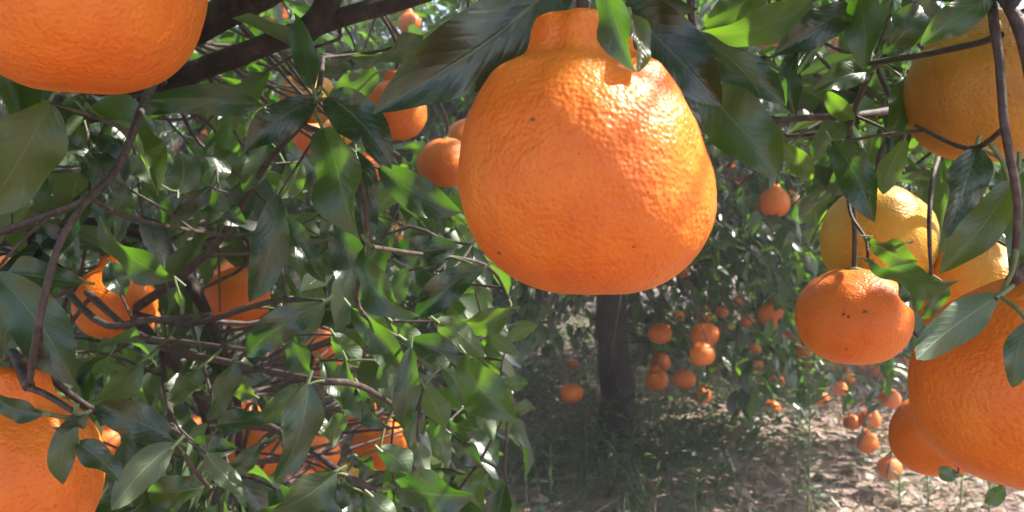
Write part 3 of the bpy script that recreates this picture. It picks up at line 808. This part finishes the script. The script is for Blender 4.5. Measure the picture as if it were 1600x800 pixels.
# ------------------------------------------------------------------ leaves traced one by one
# (tree, base px, tip px, visible width px, depth, roll deg, tip depth offset, fold, curl, underside?)
HL = [
    (LT, 80, 155, -25, 335, 108, .45, 20, .0, .18, .10, 0), (LT, 132, 172, 246, 305, 62, .55, -35, -.03, .7, .12, 0), (LT, 412, 165, 226, 158, 52, .56, 12, -.02, .3, .14, 0),
    (LT, 278, 302, 281, 236, 58, .72, 0, .02, .1, .05, 1), (LT, 334, 230, 330, 294, 44, .78, 20, -.02, .3, .15, 0), (LT, 90, 215, 148, 280, 28, .6, -40, .0, .4, .1, 0),
    (LT, 490, 142, 460, 20, 42, .5, 10, .02, .2, -.05, 0), (LT, 492, 155, 382, 238, 58, .5, -8, -.02, .15, .12, 0), (LT, 514, 150, 612, 264, 74, .48, 10, -.02, .2, .16, 0),
    (LT, 503, 200, 562, 372, 82, .5, 18, -.02, .25, .12, 0), (LT, 556, 235, 572, 388, 46, .53, -25, .0, .35, .1, 0), (LT, 592, 112, 512, 150, 50, .72, 0, .01, .1, .06, 1),
    (LT, 560, 82, 500, 118, 34, .78, 10, .0, .2, .1, 0), (LT, 662, 56, 544, 88, 44, .58, 40, -.03, .2, .1, 0), (RT, 895, -62, 583, 178, 118, .37, 8, -.02, .16, .10, 0),
    (RT, 940, -45, 992, 112, 52, .305, 30, -.01, .35, .06, 0), (RT, 984, 22, 996, 114, 38, .32, -20, -.01, .3, .05, 0), (RT, 975, 5, 1128, 166, 104, .40, 5, -.02, .18, .12, 0),
    (RT, 1078, 52, 1187, 150, 34, .39, 35, -.01, .3, .08, 1), (RT, 1088, 78, 1227, 162, 62, .45, 10, -.01, .2, .1, 0), (RT, 1098, 138, 1217, 274, 100, .43, -5, -.01, .2, .1, 0),
    (RT, 960, -18, 1092, 14, 40, .42, 20, .0, .2, .1, 0), (RT, 1092, 52, 1272, -4, 56, .56, 30, .0, .2, .12, 0), (RT, 1098, 45, 1205, -30, 60, .58, 0, .0, .2, .1, 0),
    (RT, 1332, 14, 1208, 86, 58, .5, -8, -.01, .25, .12, 0), (RT, 1288, 38, 1245, 116, 20, .5, 40, .0, .3, .05, 0), (RT, 1334, -34, 1351, 112, 56, .5, 5, -.01, .2, .1, 0),
    (RT, 1360, 90, 1368, 18, 26, .56, 20, .0, .1, .05, 1), (RT, 1377, 84, 1437, 8, 56, .58, 25, .0, .2, .15, 0), (RT, 1358, 112, 1270, 142, 46, .55, 0, -.01, .3, .12, 0),
    (RT, 1246, 80, 1244, 182, 46, .54, -20, .0, .5, .1, 0), (RT, 1288, 142, 1336, 186, 32, .6, 0, .0, .3, .1, 0), (RT, 1412, 118, 1389, 217, 42, .55, 10, -.01, .2, .08, 0),
    (RT, 1440, 150, 1402, 214, 30, .6, -25, .0, .3, .1, 0), (RT, 1326, 184, 1294, 216, 32, .64, 0, .0, .1, .0, 1), (RT, 1340, 184, 1352, 208, 16, .64, 0, .0, .1, .0, 1),
    (RT, 1186, 92, 1228, 166, 34, .52, 30, .0, .3, .1, 0), (RT, 1222, 222, 1268, 284, 36, .62, 15, .0, .3, .1, 0), (RT, 1298, 220, 1367, 347, 58, .5, 0, -.02, .25, .1, 0),
    (RT, 1414, 214, 1380, 304, 38, .6, -20, .0, .3, .1, 1), (RT, 1548, -14, 1438, 72, 54, .36, 5, .0, .2, .08, 0), (RT, 1526, 228, 1476, 372, 62, .4, 22, -.01, .2, .08, 0),
    (RT, 1582, 282, 1468, 428, 60, .38, -12, .0, .25, .10, 0), (RT, 1592, 262, 1584, 474, 60, .4, 0, .0, .2, .08, 0), (RT, 1355, 406, 1500, 438, 44, .58, 42, -.03, .25, .12, 0),
    (RT, 1354, 370, 1428, 376, 20, .6, 50, .0, .2, .1, 0), (RT, 1356, 374, 1434, 412, 36, .61, 25, .0, .2, .1, 0), (RT, 1403, 438, 1434, 488, 32, .61, -20, .0, .3, .1, 0),
    (RT, 1480, 445, 1440, 498, 32, .6, 10, .0, .4, .1, 0), (RT, 1567, 458, 1432, 562, 62, .345, 15, -.01, .15, .06, 1), (RT, 1612, 500, 1582, 606, 46, .33, 0, .0, .2, .08, 0),
    (RT, 1500, 742, 1466, 736, 26, .8, 0, .0, .2, .1, 1), (RT, 1570, 758, 1538, 786, 26, .8, 0, .0, .2, .1, 1),
    (LT, -15, 425, 118, 604, 84, .46, 5, .0, .15, .10, 0), (LT, 132, 442, 6, 430, 52, .6, -15, .0, .3, .14, 0), (LT, 276, 436, 156, 338, 46, .64, 40, -.02, .25, .12, 0),
    (LT, 170, 410, 196, 462, 42, .66, 0, .0, .2, .1, 0), (LT, 434, 302, 390, 472, 60, .55, -10, .0, .25, .10, 0), (LT, 440, 342, 508, 442, 42, .64, -20, .0, .4, .14, 0),
    (LT, 520, 348, 556, 478, 60, .6, 0, .0, .25, .10, 0), (LT, 507, 472, 384, 558, 56, .56, 8, .0, .25, .14, 0), (LT, 574, 380, 656, 494, 56, .5, 28, -.02, .35, .20, 0),
    (LT, 610, 392, 716, 384, 52, .62, 0, .0, .2, .10, 0), (LT, 758, 418, 648, 496, 54, .63, -15, .0, .4, .12, 0), (LT, 590, 262, 722, 332, 58, .56, -8, .0, .2, .14, 0),
    (LT, 640, 270, 585, 334, 46, .62, 0, .02, .1, .05, 1), (LT, 800, 482, 698, 500, 46, .7, 20, .0, .35, .15, 0), (LT, 548, 480, 642, 592, 46, .58, 20, .0, .4, .15, 0),
    (LT, 680, 500, 758, 560, 44, .64, 0, .02, .2, .12, 1), (LT, 726, 552, 808, 658, 62, .52, 34, -.02, .25, .16, 0), (LT, 634, 532, 732, 602, 52, .56, -10, .0, .4, .22, 0),
    (LT, 642, 540, 630, 672, 42, .55, -10, .0, .3, .10, 0), (LT, 482, 596, 431, 748, 66, .5, 12, -.01, .12, .06, 0), (LT, 472, 600, 410, 656, 44, .54, -15, .0, .2, .1, 0),
    (LT, 527, 736, 396, 806, 58, .5, 30, -.02, .2, .10, 0), (LT, 616, 760, 742, 772, 68, .5, 26, -.02, .15, .14, 0), (LT, 277, 690, 148, 632, 60, .46, 0, .0, .15, .10, 0),
    (LT, 276, 692, 174, 797, 52, .45, 22, -.02, .15, .08, 1), (LT, 224, 564, 134, 630, 46, .6, 20, .0, .3, .12, 0), (LT, 328, 758, 230, 768, 52, .52, -10, .0, .3, .14, 0),
    (LT, 118, 644, 98, 757, 42, .385, 0, .0, .2, .08, 0), (LT, 119, 690, 187, 752, 46, .385, -10, .0, .2, .10, 0), (LT, 70, 646, -8, 618, 34, .38, 30, .0, .3, .1, 0),
    (LT, 138, 644, 82, 668, 22, .375, 50, .0, .3, .1, 0), (LT, 366, 560, 324, 656, 36, .6, 35, .0, .3, .1, 0), (LT, 312, 574, 260, 626, 38, .66, 35, .0, .3, .14, 0),
    (LT, 338, 664, 426, 660, 38, .62, -20, .0, .3, .14, 0), (LT, 320, 705, 378, 775, 36, .6, -10, .0, .3, .14, 1), (LT, 300, 690, 372, 700, 38, .7, 0, .0, .3, .1, 0),
    (LT, 540, 560, 585, 660, 40, .6, 30, .0, .4, .14, 0), (LT, 560, 600, 612, 668, 30, .56, 40, -.02, .3, .14, 0), (LT, 600, 560, 622, 650, 40, .6, 0, .0, .4, .1, 1),
    (LT, 500, 560, 550, 650, 40, .62, -20, .0, .3, .1, 0), (LT, 660, 600, 695, 672, 42, .62, 10, .0, .3, .14, 1), (LT, 690, 570, 730, 640, 34, .64, 0, .0, .3, .1, 1),
    (LT, 700, 655, 752, 668, 30, .7, 40, .0, .3, .16, 0), (LT, 706, 680, 752, 726, 30, .7, 35, .0, .3, .12, 0), (LT, 690, 660, 700, 730, 30, .7, 0, .0, .3, .1, 1),
    (LT, 790, 540, 842, 508, 26, .9, 20, .0, .3, .1, 1), (LT, 780, 600, 826, 598, 24, .9, 30, .0, .3, .1, 1), (LT, 790, 640, 838, 640, 22, .9, 30, .0, .3, .1, 1),
    (LT, 760, 520, 806, 556, 26, .85, 10, .0, .3, .1, 1), (LT, 590, 700, 640, 745, 46, .56, 10, .0, .3, .14, 1), (LT, 555, 712, 590, 735, 34, .56, 40, .0, .3, .14, 0),
    (LT, 575, 770, 620, 810, 40, .56, 0, .0, .3, .14, 1), (LT, 530, 755, 555, 812, 36, .56, 15, .0, .3, .14, 0), (LT, 440, 480, 470, 560, 38, .7, 0, .0, .3, .14, 0),
    (LT, 455, 520, 490, 585, 42, .68, 20, .0, .3, .14, 0), (LT, 310, 310, 385, 350, 50, .75, -10, .0, .3, .14, 0), (LT, 330, 290, 262, 345, 34, .74, 25, .0, .3, .14, 0),
    (LT, 200, 290, 165, 345, 44, .62, 0, .0, .2, .1, 0), (LT, 245, 285, 205, 240, 40, .7, -10, .0, .2, .1, 1), (LT, 60, 350, 110, 420, 46, .68, 0, .0, .2, .1, 0),
    (LT, 30, 470, 5, 560, 50, .6, -10, .0, .2, .1, 0), (LT, 420, 215, 380, 300, 42, .74, 10, .0, .3, .12, 0), (LT, 470, 250, 440, 310, 38, .74, 0, .0, .3, .12, 1),
    (LT, 640, 420, 600, 480, 40, .66, 0, .0, .3, .12, 1), (LT, 690, 430, 745, 450, 30, .74, 10, .0, .3, .12, 1), (LT, 740, 380, 690, 440, 30, .8, 0, .0, .3, .12, 1),
    (LT, 400, 620, 360, 600, 30, .74, 20, .0, .3, .12, 0), (LT, 410, 690, 350, 740, 34, .66, 0, .0, .3, .12, 0), (LT, 470, 640, 520, 690, 34, .6, -20, .0, .3, .12, 0),
    (LT, 520, 520, 560, 575, 40, .66, 0, .0, .3, .12, 1), (LT, 610, 500, 660, 545, 34, .64, 15, .0, .3, .12, 1), (LT, 650, 690, 670, 745, 34, .62, 0, .0, .3, .12, 1),
    (LT, 745, 620, 770, 690, 30, .75, 0, .0, .3, .12, 1), (LT, 660, 640, 640, 700, 32, .66, 0, .0, .3, .12, 1), (LT, 540, 640, 520, 700, 30, .62, 0, .0, .3, .12, 1),
]


def hand_leaf(h, seed):
    tr, bx, by, tx, ty, w, d, roll, dd, fold, curl, und = h
    B = P(bx, by, d); T = P(tx, ty, d + dd)
    Y = (T - B)
    L = Y.length
    Y.normalize()
    view = (CAM - (B + T) / 2).normalized()
    n0 = (view - Y * view.dot(Y)).normalized()
    # roll tips the blade so that its upper edge turns away from or towards the sky
    sgn = 1 if Y.cross(n0).z > 0 else -1
    n0 = Matrix.Rotation(math.radians(roll) * -sgn, 3, Y) @ n0
    if und: n0 = -n0
    W = min(w * d / FPX / max(0.5, math.cos(math.radians(roll))) * (0.93 + 0.25 * fold), 0.055)
    me = leaf_mesh(L, W, curl * 2.0, fold * 1.4, 1.6, TPL_HI, seed)
    tr.leaf(B, Y, n0, me)
    return B, Y


pend = []
for i, h in enumerate(HL):
    B, Y = hand_leaf(h, 300 + i)
    pend.append((h[0], B, Y))


def join_twig(tr, B, Y, r0=0.0008):
    """a shoot from the nearest wood to a leaf base"""
    nd, nr = tr.nearest(B)
    dist = (nd - B).length
    if dist < 0.006: return
    mid = (nd + B) / 2 + Vector((0, 0, -0.05 * dist)) - Y * 0.05 * dist
    tr.limb([nd, mid, B + Y * 0.002], [min(nr, r0 * 1.6), r0 * 1.25, r0], 'twig', M_TWIG if dist > 0.03 else M_GREENTWIG, sides=6, sub=4, bumpy=0.1)


while pend:                        # nearest first, so that shoots branch off one another
    pend.sort(key=lambda q: (q[0].nearest(q[1])[0] - q[1]).length)
    tr, B, Y = pend.pop(0)
    join_twig(tr, B, Y)

# ------------------------------------------------------------------ loose foliage of the two near trees
rf = random.Random(77)


def blocked(p, tr):
    x, y, d = proj(p)
    if d < 0.05: return True
    for fx, fy, fr, fd in FR:
        if d < fd + 0.03 and (x - fx) ** 2 + (y - fy) ** 2 < fr * fr and rf.random() < 0.93: return True
    return False


def left_zone(x, y):
    if y < 250: return x < 700
    if y < 450: return x < 760
    return x < 820


def right_zone(x, y):
    return x > 1120 + max(0, (y - 200)) * 0.9 and y < 420


def fill(tr, n, box, zone, nobj, seed, lm=0.085):
    r = random.Random(seed)
    pool = []
    k = 0
    tries = 0
    while k < n and tries < n * 60:
        tries += 1
        u, v, d = r.uniform(box[0], box[1]), r.uniform(box[2], box[3]), r.uniform(box[4], box[5])
        p = P(u, v, d)
        if not zone(u, v) or p.z < 0.28: continue
        nd, nr = tr.nearest(p)
        out = (p - nd)
        if out.length > 0.55: continue
        dr = (out.normalized() * 0.9 + rand_dir(r) * 0.7 + Vector((0.15, -0.2, 0.05)))
        pts, lv = spray(p, dr, r.uniform(.10, .2), r.randint(6, 9), r, 1.15, lm)
        lv = [l for l in lv if zone(*proj(l[0] + l[1] * l[3])[:2]) and zone(*proj(l[0])[:2]) and not any(blocked(l[0] + l[1] * (l[3] * q), tr) for q in (.15, .5, .88))]
        if len(lv) < 3: continue
        tr.limb([nd, (nd + p) / 2 + Vector((0, 0, -0.05 * out.length)), p] + pts[1:], [min(nr, .0024), .002, .0017, .0014, .0012, .0009], 'twig', M_TWIG, sides=6, sub=2, bumpy=0.1, grow=False)
        pool += lv
        k += 1
    pool.sort(key=lambda l: proj(l[0])[2] / l[3])
    room = max(0, min(nobj, 300 - tr.nleaf))
    for l in pool[:room]:
        tr.leaf(l[0], l[1], l[2], r.choice(VARIANTS), l[3] / 0.085)
    for l in pool[room:]:
        tr.add_stuff(l)


fill(LT, 150, (-60, 800, -40, 800, .80, 1.5), left_zone, 200, 5)
fill(RT, 38, (1120, 1640, -60, 420, .68, 1.25), right_zone, 230, 6)


def canopy(tr, n, bx, by, bz, seed, holes=()):
    """the crown overhead, out of the picture, that dapples the light; some calls only add shade"""
    r = random.Random(seed)
    k = 0
    V, Q = [], []
    nv = 0
    base = np.array(tr.base)
    while k < n:
        p = Vector((r.uniform(*bx), r.uniform(*by), r.uniform(*bz)))
        x, y, d = proj(p)
        if d > 0.05 and y > -150 and -200 < x < 1800 and d < 2.4: continue
        if mnoise.noise(p * 2.6 + Vector((3, 1, seed))) < -0.02: continue
        if any((Vector(h[0]) - p - sun_vec * ((Vector(h[0]) - p).dot(sun_vec))).length < h[1] + .07 for h in holes): k += 1; continue
        pts, lv = spray(p, rand_dir(r) + Vector((0, 0, -.2)), r.uniform(.14, .24), 9, r, 0.5)
        for l in lv:
            a, b, c = proj(l[0] + l[1] * l[3])
            if not (c > .05 and b > -25 and -60 < a < 1660 and c < 2.4): tr.add_stuff(l)
        if any(proj(c)[1] > -20 and -60 < proj(c)[0] < 1660 for c in pts): continue
        nd, nr = tr.nearest(p)
        v, q = tube_geom([np.array(a) - base for a in [nd, (nd + p) / 2 + Vector((0, 0, .03))] + pts], [.0028, .0025, .002, .0016, .0013, .001], 5, 1)
        V.append(v); Q.append(q + nv); nv += len(v)
        k += 1
    o = new_obj('twigs', mesh_np('twigs', np.vstack(V), np.vstack(Q), M_TWIG), tr.root)
    o['kind'] = 'stuff'


for tr, sx in ((LT, -1), (RT, 1)):
    f = fork if sx < 0 else Vector((1.0, .74, 1.0))
    for e in ((.55, .5, 1.9), (1.3, 1.2, 1.75), (.35, 1.5, 2.0), (1.0, -.1, 1.7)):
        tr.limb([f, (sx * (e[0] + f.x * sx) / 2, (e[1] + f.y) / 2 - .05, (e[2] + f.z) / 2 + .1), (sx * e[0], e[1], e[2])], [.028, .018, .008])
HOLES = ((P(1000, 190, .33), .06), (P(1060, 280, .33), .05), (P(1385, 380, .68), .07), (P(660, 640, .58), .20), (P(740, 520, .62), .12), (P(560, 720, .55), .12),
         (P(540, 140, .62), .07), (P(300, 590, .7), .08), (P(620, 430, .55), .05), (P(1440, 620, .8), .06))  # gaps cut in the crown along the sun's direction to light chosen spots
canopy(LT, 420, (-1.7, .15), (-.3, 2.4), (1.3, 2.2), 3, holes=HOLES)
canopy(RT, 430, (.1, 1.9), (-.3, 2.4), (1.3, 2.2), 4, holes=HOLES)
canopy(RT, 200, (.12, .95), (.34, 1.0), (1.22, 1.6), 8, holes=HOLES)  # extra unseen sprays, added to shade the upper right leaves
canopy(RT, 170, (.35, 1.15), (.42, .85), (1.2, 1.55), 12, holes=HOLES)  # more sprays added above the frame to darken the upper right
canopy(LT, 26, (-.06, .15), (.44, .6), (1.2, 1.42), 14)  # sprays added across the sun's path to shade the lower left fruit
canopy(LT, 130, (-.9, .05), (.3, 1.0), (1.25, 1.6), 9, holes=HOLES)  # low unseen sprays, added to keep the left-hand leaves in shade
LT.finish(TPL_LO, 3)
RT.finish(TPL_LO, 4)

# ------------------------------------------------------------------ trees farther back in the orchard
def orchard_tree(x, y, label, seed, rx=1.5, ry=1.5, zc=1.35, rz=1.1, trunk_r=.07, sprays=420, nobj=0, zmin=.45, lean=0.0, keep=None, lm=.088, group=None):
    r = random.Random(seed)
    z0 = ground_z(x, y) - 0.03
    T = Tree((x, y, z0), label, group)
    top = Vector((x + lean, y, z0 + .85))
    T.limb([(x, y, z0), (x - lean * .3, y + .02, z0 + .22), (x + lean * .9, y - .02, z0 + .55), top], [trunk_r * 1.7, trunk_r * 1.08, trunk_r * .93, trunk_r * 1.0], 'trunk', sides=14, bumpy=.3)
    for k in range(8):
        an = k * 2.4 + r.uniform(-.3, .3)
        q = Vector((math.cos(an) * rx * r.uniform(.55, .85), math.sin(an) * ry * r.uniform(.55, .85), r.uniform(-.1, .75)))
        e = Vector((x, y, zc)) + q
        st = Vector((x + lean * .9, y, z0 + r.uniform(.62, .84)))
        T.limb([st, st.lerp(e, .4) + Vector((0, 0, .22)), st.lerp(e, .75) + Vector((0, 0, .2)), e], [trunk_r * .5, trunk_r * .36, trunk_r * .22, .006])
    V, Q, nv, pool = [], [], 0, []
    base = np.array(T.base)
    k = 0
    while k < sprays:
        v = rand_dir(r) * (r.random() ** .38)
        p = Vector((x + v.x * rx, y + v.y * ry, zc + v.z * rz))
        if p.z < zmin: continue
        if mnoise.noise(p * 2.1 + Vector((seed, 0, 0))) < -.16: continue
        if keep and not keep(p): continue
        k += 1
        out = Vector((v.x, v.y, v.z * .5 - .15))
        pts, lv = spray(p, out + rand_dir(r) * .6, r.uniform(.14, .26), 9, r, .8, lm)
        if keep: lv = [l for l in lv if keep(l[0] + l[1] * l[3])]
        if p.y < 6: lv = [l for l in lv if not hides_fruit(l[0] + l[1] * (l[3] * .6), r)]
        pool += lv
        nd, nr = T.nearest(p)
        if (nd - p).length < .6:
            a, b = tube_geom([np.array(c) - base for c in [nd, (nd + p) / 2 + Vector((0, 0, .05))] + pts], [.004, .0035, .0028, .002, .0016, .001], 5, 1)
            V.append(a); Q.append(b + nv); nv += len(a)
    o = new_obj('twigs', mesh_np('twigs', np.vstack(V), np.vstack(Q), M_TWIG), T.root)
    o['kind'] = 'stuff'
    if nobj:
        def rank(l):
            a, b, d = proj(l[0])
            return d / l[3] + (1000 if not (-20 < a < 1620 and -20 < b < 820) else 0) + (40 if a < 800 else 0)
        pool.sort(key=rank)
        for l in pool[:nobj]: T.leaf(l[0], l[1], l[2], r.choice(VARIANTS), l[3] / .085)
        pool = pool[nobj:]
    for l in pool: T.add_stuff(l)
    T.finish(TPL_LO, seed)
    return T


TX, TY = .44, 3.70


def keep_mid(p):
    # the skirt of the crown is lifted in front of the trunk
    if p.y < TY + .3 and abs(p.x - TX + .02) < .24 and p.z < .80: return False
    if p.z < .52 and p.x < TX + .1: return False
    return True


MT = orchard_tree(TX, TY, 'dark shaded citrus tree with a single bare trunk and low hanging fruit', 21, rx=1.55, ry=1.25, zc=1.25, rz=1.05,
                  trunk_r=.066, sprays=1900, nobj=290, zmin=.38, lean=-.03, keep=keep_mid)
MR = orchard_tree(3.05, 5.8, 'sun-flecked citrus tree with many small fruit hanging near the bare ground', 22, rx=1.6, ry=1.3, zc=1.1, rz=1.0,
                  trunk_r=.06, sprays=1500, nobj=200, zmin=.22)
ML = orchard_tree(-1.7, 3.9, 'citrus tree glimpsed through the gaps in the left boughs', 23, rx=1.6, ry=1.4, zc=1.25, rz=1.1, trunk_r=.06, sprays=1000, nobj=150, zmin=.3)
FARG = 'rows of citrus trees at the back of the orchard'
for i, (x, y) in enumerate(((-.55, 5.6), (1.4, 6.0), (4.4, 7.2), (-3.3, 6.6), (3.0, 9.6), (.3, 10.2), (-2.4, 9.8), (5.9, 10.3), (-5.2, 9.4))):
    orchard_tree(x, y, 'leafy citrus tree in the back rows of the orchard', 40 + i, rx=1.8, ry=1.4, zc=1.65, rz=1.65, trunk_r=.07, sprays=680, zmin=.12, group=FARG, lm=.1)

# ------------------------------------------------------------------ small fruit on the trees behind
SMALL = []
for k, (prof, mt) in enumerate(((PROF_SHORT, M_PEEL), (PROF_FLAT, M_PEEL), (PROF_FLAT, M_PEEL_R), (PROF_SHORT, M_PEEL_R), (PROF_NECK, M_PEEL))):
    SMALL.append((fruit_mesh(.042, prof, 500 + k, 24, .03, 0.05, mt), prof[1][0] * .042))
k = 0
for tr, lab, grp, lst in BG:
    tr = dict(MT=MT, MR=MR, ML=ML)[tr]
    for (u, v, rp) in lst:
        me, zt = SMALL[k % 5]
        R = .042 * (.88 + .24 * rg.random())
        d = min(max(FPX * R / rp, 2.5), 5.2)
        s = rp * d / FPX / .042
        p = P(u, v, d)
        if p.z < .09: p.z = .09
        o = new_obj('orange', me)
        o.location = p
        o.scale = (s, s, s)
        o.rotation_euler = (rg.uniform(-.25, .25), rg.uniform(-.25, .25), rg.uniform(0, 6))
        tag(o, lab, 'fruit', grp)
        tip = p + o.rotation_euler.to_matrix() @ Vector((0, 0, zt * s - .004))
        nd, nr = tr.nearest(tip + Vector((0, 0, .1)), True)
        dist = (nd - tip).length
        tr.limb([nd, (nd * .55 + tip * .45) + Vector((0, 0, .16 * dist)), tip + Vector((0, 0, .05)), tip], [min(nr, .004), .003, .0024, .002], 'twig', M_TWIG, sides=6, sub=4, bumpy=.1, grow=False)
        for q in range(4):       # a few leaves at the fruit stalk
            y = (rand_dir(rg) + Vector((0, 0, .1))).normalized()
            tr_l = tip + Vector((0, 0, .03 + .02 * q))
            if tr.nleaf < 300: tr.leaf(tr_l, y, (rg.uniform(-.4, .4), -.2, 1), rg.choice(VARIANTS), rg.uniform(.6, 1))
        k += 1

# ------------------------------------------------------------------ ground cover
rc = np.random.default_rng(9)


def scatter(n, xr, yr, dens):
    out = []
    while len(out) < n:
        x, y = rc.uniform(*xr), rc.uniform(*yr)
        if rc.random() < dens(x, y): out.append((x, y, ground_z(x, y)))
    return np.array(out)


def patch(x, y, s=1.1, o=0.0):
    return mnoise.noise(Vector((x * s + o, y * s, 5 + o)))


def blades(name, n, xr, yr, dens, hmin, hmax, w, mat, lean=.5, curl=.25, seed=1):
    B = scatter(n, xr, yr, dens)
    Y = np.stack([rc.normal(0, lean, n), rc.normal(0, lean, n), np.ones(n)], 1)
    Nn = np.stack([rc.normal(0, 1, n), rc.normal(0, 1, n), rc.normal(0, .3, n)], 1)
    L = rc.uniform(hmin, hmax, n)
    V, Q, uv, rnd = leaf_batch(B - np.array([0, 0, .01]), Y, Nn, L, np.full(n, w) * rc.uniform(.6, 1.3, n), rc.uniform(-curl, curl, n), np.full(n, .4), np.zeros(n), leaf_template(3, 2), 'grass', np.random.default_rng(seed))
    return tag(new_obj(name, mesh_np(name, V, Q, mat, uv, rnd)), kind='stuff')


path = lambda x, y: max(0.0, min(1.0, 1.6 - abs(x - (.55 + .42 * (y - .5))) / .62))       # bare strip running away to the right
green = lambda x, y: min(1, max(.03, (1 - 1.3 * path(x, y)) * (.45 + 1.2 * patch(x, y))))
o = blades('grass', 6500, (-2.6, 3.6), (1.2, 8), green, .06, .26, .006, M_GRASS, seed=2)
tag(o, 'green grass and low weeds growing on the orchard floor', 'grass')
o = blades('dry_grass', 6500, (-1.2, 4.2), (1.8, 8), lambda x, y: min(1, max(.05, .3 + 1.3 * patch(x, y, 1.4, 9))), .08, .30, .0032, M_STRAW, lean=.75, curl=.35, seed=3)
tag(o, 'thin dry straw-coloured grass stalks on the orchard floor', 'grass')
n = 13000
B = scatter(n, (-1.5, 5), (1.8, 8.5), lambda x, y: min(1, .25 + .9 * path(x, y)))
B[:, 2] += rc.uniform(.002, .02, n)
V, Q, uv, rnd = leaf_batch(B, np.stack([rc.normal(0, 1, n), rc.normal(0, 1, n), rc.normal(0, .3, n)], 1), np.stack([rc.normal(0, .6, n), rc.normal(0, .6, n), np.ones(n)], 1),
                           rc.uniform(.03, .085, n), rc.uniform(.015, .036, n), rc.uniform(-.2, .25, n), rc.uniform(-.3, .6, n), rc.uniform(0, 1, n), TPL_LO, rng=np.random.default_rng(8))
tag(new_obj('leaf_litter', mesh_np('leaf_litter', V, Q, M_DRY, uv, rnd)), 'pale dry fallen leaves scattered over the bare orchard soil', 'leaves', kind='stuff')
# broad-leaved low weeds
n = 3200
S0 = scatter(n, (-2.4, 3.4), (1.6, 7), lambda x, y: min(1, max(.02, (1 - 1.2 * path(x, y)) * (.4 + 1.4 * patch(x, y, .9, 3)))))
bl = [[], [], [], [], []]
for (x, y, z) in S0:
    h = rc.uniform(.05, .26)
    for q in range(6):
        an = q * 2.4 + rc.random()
        bl[0].append((x, y, z + h * (q + 1) / 6)); bl[1].append((math.cos(an), math.sin(an), rc.uniform(-.1, .6)))
        bl[2].append((rc.normal(0, .3), rc.normal(0, .3), 1)); bl[3].append(rc.uniform(.03, .07)); bl[4].append(rc.uniform(.012, .026))
m = len(bl[0])
V, Q, uv, rnd = leaf_batch(*bl, rc.uniform(0, .2, m), rc.uniform(.1, .5, m), rc.uniform(0, 1, m), TPL_LO, rng=np.random.default_rng(4))
tag(new_obj('weeds', mesh_np('weeds', V, Q, M_WEED, uv, rnd)), 'low broad-leaved green weeds crowding round the dark trunk', 'weeds', kind='stuff')


def weed_plant(x, y, h, label, nl, lm, lw, seed, group=None, arch=.05):
    r = random.Random(seed)
    z = ground_z(x, y) - .01
    root = tag(empty('weed_plant', (x, y, z)), label, 'plant', group)
    ax, ay = r.uniform(-arch, arch), r.uniform(-arch, arch)
    at = lambda t: Vector((ax * t * t * h, ay * t * t * h, h * t))
    V, Q = tube_geom([at(t) for t in (0, .25, .5, .75, 1)], [.0042, .0038, .0032, .0024, .0012], 6, 3)
    new_obj('stem', mesh_np('stem', V, Q, M_GREENTWIG), root)
    var = [leaf_mesh(lm, lw, .15, .3, .5, TPL_MID, seed + q, M_WEED) for q in range(3)]
    for i in range(nl):
        t = .12 + .88 * (i + r.random() * .6) / nl
        an = i * 2.4 + r.uniform(-.3, .3)
        yv = Vector((math.cos(an), math.sin(an), r.uniform(.15, .8) if t > .5 else r.uniform(-.2, .5)))
        o = new_obj('leaf', var[i % 3], root)
        o.matrix_local = frame_matrix(at(min(t, 1)), yv, Vector((0, 0, 1)) + rand_dir(r) * .3, r.uniform(.6, 1.1) * (1 - .3 * t))
    return root


gp = lambda u, v: (lambda d: P(u, v, d))(CAM_Z / ((v - 327.4) / FPX) / 1.0)
w = gp(1262, 842); weed_plant(w.x, w.y, .58, 'tall thin green weed with narrow leaves standing over bare sunlit ground', 52, .085, .016, 61)
w = gp(1240, 800); weed_plant(w.x, w.y, .26, 'short bushy weed at the foot of the tall thin weed', 18, .07, .014, 62)
for i, (u, v, h) in enumerate(((1500, 800, .2), (1545, 830, .22), (1450, 815, .16), (1405, 800, .14))):
    w = gp(u, v); weed_plant(w.x, w.y, h, 'bright green sunlit weed below the large fruit with a leaf on its shoulder', 16, .075, .014, 70 + i, 'sunlit weeds on the bare ground')
for i, (u, v, h) in enumerate(((960, 770, .22), (915, 760, .28), (1000, 800, .2), (860, 800, .25), (1085, 830, .2), (790, 770, .3), (1120, 790, .14))):
    w = gp(u, v); weed_plant(w.x, w.y, h, 'shaded broad-leaved weed in front of the dark bare trunk', 14, .085, .03, 80 + i, 'weeds in front of the dark trunk')

# ------------------------------------------------------------------ the hazy, sun-filled air under the trees
hv = [(x, y, z) for x in (-300, 300) for y in (-300, 300) for z in (-1.2, 4.6)]
hq = [(0, 1, 3, 2), (4, 6, 7, 5), (0, 4, 5, 1), (2, 3, 7, 6), (0, 2, 6, 4), (1, 5, 7, 3)]
hm, hnt, hout = base_mat('haze_air')
pv = N(hnt, 'ShaderNodeVolumePrincipled')
pv.inputs['Color'].default_value = (0.96, 0.93, 0.95, 1)
pv.inputs['Density'].default_value = 0.022
pv.inputs['Anisotropy'].default_value = 0.3
hnt.links.new(pv.outputs[0], hout.inputs['Volume'])
tag(new_obj('haze', mesh_np('haze', hv, hq, hm, smooth=False)), kind='stuff')
